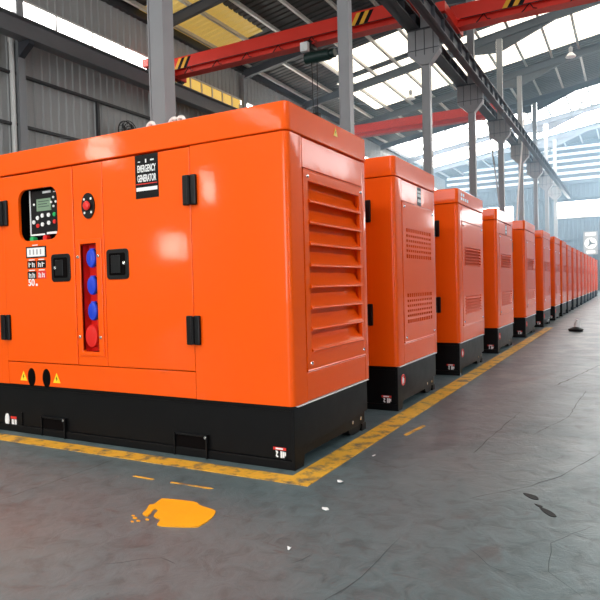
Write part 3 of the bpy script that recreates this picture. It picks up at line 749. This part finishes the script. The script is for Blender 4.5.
def generator(i, Y, w, H, style, label, detail):
    rnd = random.Random(40 + i)
    t = thing('generator_set', (-1.765, Y, 0), label, 'generator', 'row of orange generator sets')
    zc, zb = H - 0.17, 0.39
    xd = -0.722 if i == 0 else -0.27               # the seam where the last door hangs
    xl = -2.60
    r = 0.035
    ny0, ny1 = 0.175, w - 0.075
    # canopy with a recess for the doors on the long side and one for the end panels
    plan = [(-L_, 0), (xl, 0), (xl, 0.14), (xd, 0.14), (xd, 0)] + arc(-r, r, r, -PI / 2, 0) + [(0, ny0), (-0.06, ny0), (-0.06, ny1), (0, ny1)] + arc(-0.02, w - 0.02, 0.02, 0, PI / 2, 3) + [(-L_, w)]
    MB().prism(plan, 'z', zb, zc - 0.007).build('canopy', 'orange', t, smooth=True)
    plan2 = [(-L_, -0.008)] + arc(-r, r, r + 0.006, -PI / 2, 0) + arc(-0.02, w - 0.02, 0.028, 0, PI / 2, 3) + [(-L_, w + 0.008)]
    MB().prism(plan2, 'z', zc, H).build('roof_cap', 'orange', t, bevel=0.007, seg=2)
    # long side
    zd0, zd1 = 0.572, zc - 0.012
    lowp = MB().box(xl + 0.004, xd - 0.003, -0.002, 0.02, zb + 0.002, zd0 - 0.006).build('lower_panel', 'orange', t, bevel=0.003)
    if i == 0:
        d1 = MB().holed_plate(xl + 0.004, -1.806, zd0, zd1, -2.41, -1.972, 1.508, 1.902, 0.085, -0.004, 0.022).build('door', 'orange', t, bevel=0.004)
        MB().holed_plate(-1.800, -1.508, zd0, zd1, -1.742, -1.580, 0.672, 1.452, 0.012, -0.002, 0.02).build('socket_column', 'orange', t, bevel=0.003)
        d2 = MB().box(-1.502, xd - 0.003, -0.004, 0.022, zd0, zd1).build('door', 'orange', t, bevel=0.004)
        # controller behind the window
        rec = MB(); rec.box(-2.46, -1.92, 0.105, 0.115, 1.47, 1.95); rec.box(-2.47, -2.45, 0.0225, 0.115, 1.47, 1.95); rec.box(-1.93, -1.91, 0.0225, 0.115, 1.47, 1.95)
        rec.box(-2.46, -1.92, 0.0225, 0.115, 1.46, 1.48); rec.box(-2.46, -1.92, 0.0225, 0.115, 1.94, 1.955)
        rec.build('window_recess', 'void', t)
        cp = MB().box(-2.335, -1.965, 0.05, 0.10, 1.555, 1.895).build('controller', 'blackplastic', t, bevel=0.006)
        ed = MB(); ed.box(-2.342, -2.334, 0.046, 0.052, 1.55, 1.90); ed.box(-2.34, -2.18, 0.046, 0.052, 1.55, 1.562); ed.box(-2.155, -2.045, 0.046, 0.052, 1.553, 1.570); ed.box(-2.03, -1.965, 0.046, 0.052, 1.558, 1.565); ed.box(-2.19, -2.10, 0.046, 0.052, 1.868, 1.884); ed.box(-2.07, -1.99, 0.046, 0.052, 1.868, 1.874)
        ed.build('silver_edge', 'white', cp)
        MB().box(-2.26, -2.10, 0.045, 0.051, 1.735, 1.828).build('screen', 'lcd', cp)
        sb = MB(); 
        for zz, ln in ((1.805, 0.12), (1.785, 0.10), (1.765, 0.12)): sb.box(-2.24, -2.24 + ln, 0.0445, 0.0455, zz, zz + 0.006)
        sb.build('screen_text', 'darkgreen', cp)
        for bx, bz, bm in [(-2.30, 1.655, 'white'), (-2.255, 1.685, 'white'), (-2.20, 1.70, 'white'), (-2.13, 1.70, 'white'), (-2.255, 1.625, 'redplastic'), (-2.20, 1.632, 'white'), (-2.13, 1.64, 'white'),
                           (-2.065, 1.70, 'green'), (-2.065, 1.645, 'redplastic'), (-2.07, 1.83, 'white'), (-2.095, 1.795, 'white'), (-2.045, 1.795, 'white'), (-2.07, 1.762, 'white'), (-2.29, 1.79, 'white')]:
            rr = 0.016 if bz < 1.74 else 0.009
            MB().cyl((bx, 0.043, bz), (bx, 0.051, bz), rr, 12).build('button', bm, cp)
        MB().cyl((-2.31, 0.03, 1.522), (-2.31, 0.07, 1.522), 0.022, 12).build('pilot_lamp', 'green', t, smooth=True)
        MB().cyl((-2.16, 0.03, 1.525), (-2.16, 0.07, 1.525), 0.022, 12).build('pilot_lamp', 'redplastic', t, smooth=True)
        # small instruction label
        lb = MB().box(-2.335, -2.105, -0.006, -0.004, 1.375, 1.462).build('rating_plate', 'black', t)
        MB().box(-2.322, -2.122, -0.007, -0.006, 1.385, 1.452).build('plate_face', 'white', lb)
        g = MB()
        for q in (0.02, 0.06, 0.10, 0.14): g.box(-2.315 + q, -2.300 + q, -0.0075, -0.007, 1.40, 1.44)
        g.build('plate_text', 'grey', lb)
        MB().box(-2.26, -2.20, -0.006, -0.004, 1.468, 1.476).build('label_line', 'white', t)
        for cx in (-2.325, -2.215):
            for cz in (1.325, 1.245):
                tile = MB().box(cx, cx + 0.10, -0.0055, -0.004, cz - 0.03, cz + 0.028).build('symbol_tile', 'redprint' if cx > -2.3 and cz < 1.3 else 'black', t)
                g = MB(); sticker_glyphs(g, cx + 0.01, cz - 0.022, 0.08, 0.04, -0.0065, 2, rnd); g.box(cx + 0.02, cx + 0.085, -0.0065, -0.0055, cz + 0.032, cz + 0.04)
                g.build('symbol', 'white', tile)
        text('lettering', '50', 'white', t, (-2.285, -0.0055, 1.185), 0.075, FRONT)
        MB().box(-2.235, -2.215, -0.006, -0.004, 1.160, 1.178).build('label_dot', 'white', t)
        latch(t, -2.05, -1.848, 1.186, 1.392, (-2.0, 1.29)); latch(t, -1.48, -1.272, 1.188, 1.40, (-1.305, 1.30))
        # emergency stop
        es = MB().prism([(-1.645 + 0.064 * math.cos(2 * PI * q / 28), 1.722 + 0.092 * math.sin(2 * PI * q / 28)) for q in range(28)], 'y', -0.012, -0.002).build('emergency_stop', 'blackplastic', t)
        MB().lathe([(0.012, -0.034), (0.028, -0.032), (0.034, -0.024), (0.026, -0.016), (0.026, -0.012)], (-1.645, 0, 1.722), 'y', 20).build('stop_button', 'redplastic', es, smooth=True)
        k = MB()
        for a in (0.8, 2.35, 3.95, 5.5): k.cyl((-1.645 + 0.048 * math.cos(a), -0.014, 1.722 + 0.068 * math.sin(a)), (-1.645 + 0.048 * math.cos(a), -0.012, 1.722 + 0.068 * math.sin(a)), 0.009, 8)
        k.build('stop_marks', 'white', es)
        # socket strip
        fr = MB().holed_plate(-1.775, -1.528, 0.64, 1.485, -1.742, -1.580, 0.672, 1.452, 0.008, -0.010, -0.002).build('socket_frame', 'orange', t, bevel=0.004)
        rb = MB(); rb.box(-1.745, -1.577, 0.075, 0.085, 0.66, 1.46); rb.box(-1.752, -1.742, 0.0, 0.08, 0.66, 1.46); rb.box(-1.580, -1.570, 0.0, 0.08, 0.66, 1.46); rb.box(-1.75, -1.57, 0.0, 0.08, 0.655, 0.672); rb.box(-1.75, -1.57, 0.0, 0.08, 1.452, 1.465)
        rb.build('socket_recess', 'redplastic', t)
        for zz in (1.345, 1.150, 0.965):
            so = MB().cyl((-1.675, 0.075, zz), (-1.655, 0.01, zz), 0.032, 20).build('socket', 'bluesocket', t, smooth=True, bevel=0.004)
            MB().lathe([(0.03, -0.016), (0.062, -0.012), (0.068, -0.002), (0.068, 0.010), (0.03, 0.012)], (-1.634, 0.0, zz), 'y', 24, sx=0.68).build('socket_lid', 'bluesocket', so, smooth=True)
            MB().box(-1.652, -1.616, -0.004, 0.02, zz + 0.05, zz + 0.072).build('lid_hinge', 'bluesocket', so, bevel=0.003)
            MB().box(-1.605, -1.582, 0.0, 0.03, zz - 0.06, zz + 0.06).build('lid_spring', 'blackplastic', so)
        so = MB().cyl((-1.672, 0.075, 0.775), (-1.662, 0.01, 0.775), 0.055, 20).build('socket', 'redplastic', t, smooth=True, bevel=0.004); so['label'] = 'large red socket'
        MB().lathe([(0.03, -0.016), (0.078, -0.012), (0.084, -0.002), (0.084, 0.010), (0.03, 0.012)], (-1.652, 0.0, 0.785), 'y', 24, sx=0.72).build('socket_lid', 'redplastic', so, smooth=True)
        for sx, sz in ((-1.765, 1.36), (-1.558, 1.36), (-1.765, 0.778), (-1.558, 0.778)):
            MB().lathe([(0.004, -0.018), (0.011, -0.016), (0.014, -0.010), (0.014, -0.008)], (sx, 0, sz), 'y', 12).build('screw', 'chrome', t, smooth=True)
        # black warning poster on the second door
        st = MB().box(-1.188, -0.985, -0.006, -0.004, 1.728, zd1 - 0.002).build('name_sticker', 'black', t); st['label'] = 'black sticker with white block lettering'
        text('lettering', 'EMERGENCY', 'white', st, (-1.0865, -0.0065, 1.925), 0.066, FRONT, sx=0.43)
        text('lettering', 'GENERATOR', 'white', st, (-1.0865, -0.0065, 1.860), 0.066, FRONT, sx=0.43)
        k = MB(); k.box(-1.18, -0.995, -0.0075, -0.006, 1.822, 1.828); k.build('red_line', 'redprint', st)
        k = MB(); k.box(-1.18, -0.995, -0.0075, -0.006, 1.778, 1.802); k.box(-1.05, -1.02, -0.0075, -0.006, 1.975, 1.985); k.box(-1.16, -1.14, -0.0075, -0.006, 1.972, 1.978); k.box(-1.095, -1.085, -0.0075, -0.006, 1.965, 1.99); k.build('white_bars', 'white', st)
        hinge(t, xl + 0.018, 1.74, 0.2); hinge(t, xl + 0.005, 0.84, 0.2)
        for hx in (-2.325, -2.155): 
            pts = [(hx + 0.044 * math.cos(2 * PI * q / 24), 0.455 + 0.071 * math.sin(2 * PI * q / 24)) for q in range(24)]
            MB().prism(pts, 'y', -0.004, -0.001).build('cable_hole', 'void', t)
        triangle(t, -2.418, 0.46, 0.08); triangle(t, -2.042, 0.46, 0.08)
        triangle(t, 0.66, 2.15, 0.06, face='end')
        for lx in (-0.985, -0.925, -1.19):
            MB().torus((lx, 0.17, H + 0.045), 0.034, 0.014, 'y', 14, 6).build('lifting_eye', 'pipe', t, smooth=True)
    else:
        MB().box(-1.502, xd - 0.003, -0.004, 0.022, zd0, zd1).build('door', 'orange', t, bevel=0.004)
        MB().box(xl + 0.004, -1.508, -0.004, 0.022, zd0, zd1).build('door', 'orange', t, bevel=0.004)
    if detail >= 1:
        hinge(t, xd + 0.002, 1.745, 0.195); hinge(t, xd + 0.002, 0.84, 0.19)
    # aisle end
    zt0, zt1 = zc - 0.195, zc - 0.012
    top = MB().box(-0.02, 0.002, ny0 + 0.004, ny1 - 0.004, zt0, zt1).build('upper_panel', 'orange', t, bevel=0.003)
    MB().box(-0.02, 0.0, ny0 + 0.004, ny1 - 0.004, zb + 0.003, 0.570).build('sill_panel', 'orange', t, bevel=0.003)
    MB().box(-0.064, -0.0605, ny0 + 0.01, ny1 - 0.01, 0.60, zt0).build('grille_backing', 'void', t)
    py0, py1, pz0, pz1 = ny0 + 0.012, ny1 - 0.012, 0.578, zt0 - 0.008
    if style == 'louvre':
        a, b, c, d = 0.245, ny1 - 0.062, 0.695, 1.765
        ep = end_plate(t, py0, py1, pz0, pz1, [(a, b, c, d)], x1=0.003)
        louvre_slats(ep, a, b, c, d, 8)
        k = MB(); k.box(0.003, 0.006, a - 0.012, b + 0.012, c - 0.03, c - 0.022); k.build('fold', 'orange', ep)
    else:
        cy = (py0 + py1) / 2; hw = (py1 - py0) * 0.40
        hs = [(cy - hw, cy + hw, 1.335, 1.605), (cy - hw, cy + hw, 0.745, 1.015)] if style == 'grid' else [(cy - hw, cy + hw, 1.30, 1.53), (cy - hw, cy + hw, 0.71, 0.93)]
        ep = end_plate(t, py0, py1, pz0, pz1, hs)
        for a, b, c, d in hs:
            if style == 'grid':
                g = MB(); nr, nc = 6, 13
                for q in range(1, nr): zz = c + (d - c) * q / nr; g.box(-0.012, 0.003, a, b, zz - 0.011, zz + 0.011)
                for q in range(1, nc): yy = a + (b - a) * q / nc; g.box(-0.012, 0.0032, yy - 0.012, yy + 0.012, c, d)
                g.build('vent_grille', 'orange', ep)
            else:
                g = MB(); n = 6; p = (d - c) / n
                for q in range(n):
                    zt = d - q * p; g.prism([(-0.022, zt), (0.014, zt - p * 0.82), (0.014, zt - p * 0.92), (0.008, zt - p * 0.92), (-0.028, zt - p * 0.10)], 'y', a, b)
                g.build('vent_louvres', 'orange', ep)
    if detail >= 1:
        for sy, sz in ((py0 + 0.05, pz1 - 0.04), (py1 - 0.03, pz1 - 0.04), (py0 + 0.05, pz0 + 0.045), (py1 - 0.03, pz0 + 0.045)):
            MB().lathe([(0.004, 0.014), (0.012, 0.011), (0.014, 0.004), (0.014, 0.002)], (0, sy, sz), 'x', 10).build('screw', 'chrome', ep, smooth=True)
    if style != 'louvre' and detail >= 1 and i in (1, 3):
        s = MB().box(0.002, 0.0035, cy - 0.03, cy + 0.09, zt0 + 0.004, zt1 - 0.008).build('name_sticker', 'black', top); s['label'] = 'black sticker with white bars'
        k = MB()
        for z0, z1 in ((0.125, 0.145), (0.085, 0.115), (0.035, 0.065)): k.box(0.0035, 0.0045, cy - 0.022, cy + 0.082, zt0 + z0, zt0 + z1)
        k.build('white_bars', 'white', s)
    if i == 2:
        k = MB(); rr = random.Random(3)
        for zz, n in ((H - 0.075, 2), (H - 0.125, 4)):
            for q in range(n): k.box(0.0082, 0.0092, 0.14 + q * 0.10, 0.14 + q * 0.10 + 0.07, zz, zz + 0.035)
        k.build('white_lettering', 'white', t)
    # skid base
    xb = -L_ + 0.02
    b = MB(); b.box(xb, -0.035, 0.035, w - 0.035, 0.055, zb - 0.002)
    b.box(xb, -0.03, 0.02, 0.10, 0.0, 0.055); b.box(xb, -0.03, w - 0.10, w - 0.02, 0.0, 0.055)
    b.box(xb, -0.03, 0.028, 0.036, zb - 0.035, zb - 0.002)
    base = b.build('base_tank', 'black', t, bevel=0.004)
    e = MB(); e.prism([(0.02, 0.0), (0.13, 0.0), (0.16, 0.115), (w - 0.40, 0.135), (w - 0.03, 0.150), (w - 0.03, zb - 0.008), (0.02, zb - 0.008)], 'x', -0.034, -0.012)
    e.build('base_end_plate', 'black', t, bevel=0.003)
    MB().box(-0.03, 0.002, 0.055, w - 0.02, zb - 0.013, zb - 0.004).build('base_lip_highlight', 'lampwhite', t, bevel=0.004)  # white stands in for the highlight along the base's top edge
    ft = MB(); ft.prism([(w - 0.36, 0.15), (w - 0.34, 0.06), (w - 0.30, 0.012), (w - 0.24, 0.0), (w - 0.14, 0.0), (w - 0.06, 0.05), (w - 0.05, 0.15)], 'x', -0.16, -0.04)
    fo = ft.build('skid_foot', 'black', t, bevel=0.006)
    if detail >= 1:
        for q in (0.27, 0.12): MB().cyl((-0.042, w - q, 0.10), (-0.030, w - q, 0.10), 0.014, 8).build('bolt', 'chrome', fo)
        # label low on the corner of the long side
        s = MB().box(-0.17, -0.075, 0.030, 0.0345, 0.060, 0.130).build('base_label', 'black', t)
        MB().box(-0.168, -0.077, 0.0288, 0.030, 0.113, 0.130).build('label_band', 'redprint', s)
        k = MB(); k.box(-0.150, -0.098, 0.0276, 0.0288, 0.117, 0.127); k.build('label_text', 'white', s)
        k = MB()
        k.prism([(-0.152, 0.108), (-0.138, 0.108), (-0.133, 0.098), (-0.143, 0.082), (-0.131, 0.074), (-0.138, 0.066), (-0.152, 0.075), (-0.146, 0.092)], 'y', 0.0285, 0.030)
        k.box(-0.118, -0.105, 0.0285, 0.030, 0.066, 0.108); k.box(-0.103, -0.090, 0.0285, 0.030, 0.068, 0.106); k.box(-0.088, -0.080, 0.0285, 0.030, 0.080, 0.104)
        k.build('label_symbols', 'white', s)
    if i == 0:
        for a, c in ((-2.25, -2.0), (-0.93, -0.67)):
            f = MB(); f.box(a - 0.01, a, 0.012, 0.036, 0.0, 0.15); f.box(c, c + 0.012, 0.006, 0.036, 0.0, 0.155); f.box(a, c, 0.018, 0.036, 0.138, 0.15)
            fo2 = f.build('fork_pocket', 'blackplastic', t, bevel=0.002)
            MB().box(a, c, 0.0285, 0.0345, 0.01, 0.138).build('pocket_mouth', 'void', fo2)
            MB().cyl((c + 0.004, 0.0, 0.142), (c + 0.004, 0.012, 0.142), 0.010, 8).build('bolt', 'chrome', fo2)
        MB().prism([(-2.682 + 0.024 * math.cos(2 * PI * q / 20), 0.088 + 0.05 * math.sin(2 * PI * q / 20)) for q in range(20)], 'y', 0.026, 0.0345).build('drain_cap', 'white', t)
        k = MB(); k.box(-2.64, -2.57, 0.030, 0.0345, 0.10, 0.118); k.build('label_band', 'redprint', t)
        k = MB(); k.box(-2.63, -2.605, 0.030, 0.0345, 0.055, 0.095); k.box(-2.595, -2.572, 0.030, 0.0345, 0.055, 0.095); k.build('label_symbols', 'white', t)
        MB().box(-2.505, -2.495, 0.025, 0.036, 0.02, 0.16).build('base_rib', 'blackplastic', t)
    elif detail >= 1:
        em = MB().torus((-0.010, 0.155, 0.255), 0.045, 0.007, 'x', 20, 4).build('round_emblem', 'redprint', t); em['label'] = 'red ring emblem with white figure'
        k = MB(); k.prism([(0.125, 0.215), (0.145, 0.205), (0.155, 0.235), (0.175, 0.225), (0.182, 0.265), (0.165, 0.268), (0.160, 0.285), (0.140, 0.275), (0.135, 0.255), (0.118, 0.245)], 'x', -0.012, -0.008)
        k.build('emblem_figure', 'white', em)
    return t

GL = ['big orange generator with control panel, blue sockets and a large louvred end',
      'second orange generator, with two square perforated grilles and a black sticker on its end',
      'third orange generator, with white lettering on its roof edge and two louvred vents',
      'fourth orange generator, with a black sticker above its two louvred vents',
      'fifth orange generator, next after the one with the black sticker above louvred vents',
      'sixth orange generator of the row, just where the yellow floor line fades out',
      'seventh orange generator of the row, first of the closely packed far group',
      'eighth orange generator of the row, second of the closely packed far group',
      'ninth orange generator of the row, third of the closely packed far group',
      'tenth orange generator of the row, in the far group',
      'eleventh orange generator of the row, in the far group below the wall sign',
      'twelfth orange generator of the row, deep in the far group',
      'thirteenth orange generator of the row, deep in the far group',
      'fourteenth orange generator of the row, deep in the far group',
      'third from the far end of the orange generator row',
      'second from the far end of the orange generator row',
      'last orange generator at the far end of the row, by the dark door']
GY = [3.134, 4.98, 7.15, 9.51, 12.28, 15.03, 17.49, 19.44, 21.31, 23.5, 25.6, 27.8, 30.0, 32.2, 34.45, 37.1, 40.3]
for i, y in enumerate(GY):
    w = [1.20, 1.22, 1.38, 1.40, 1.45, 1.45][i] if i < 6 else 1.40
    H = 2.205 if i < 4 else 2.25 if i < 8 else 2.21
    generator(i, y, w, H, 'louvre' if i == 0 else 'grid' if i == 1 else 'vents', GL[i], 2 if i == 0 else 1 if i < 7 else 0)
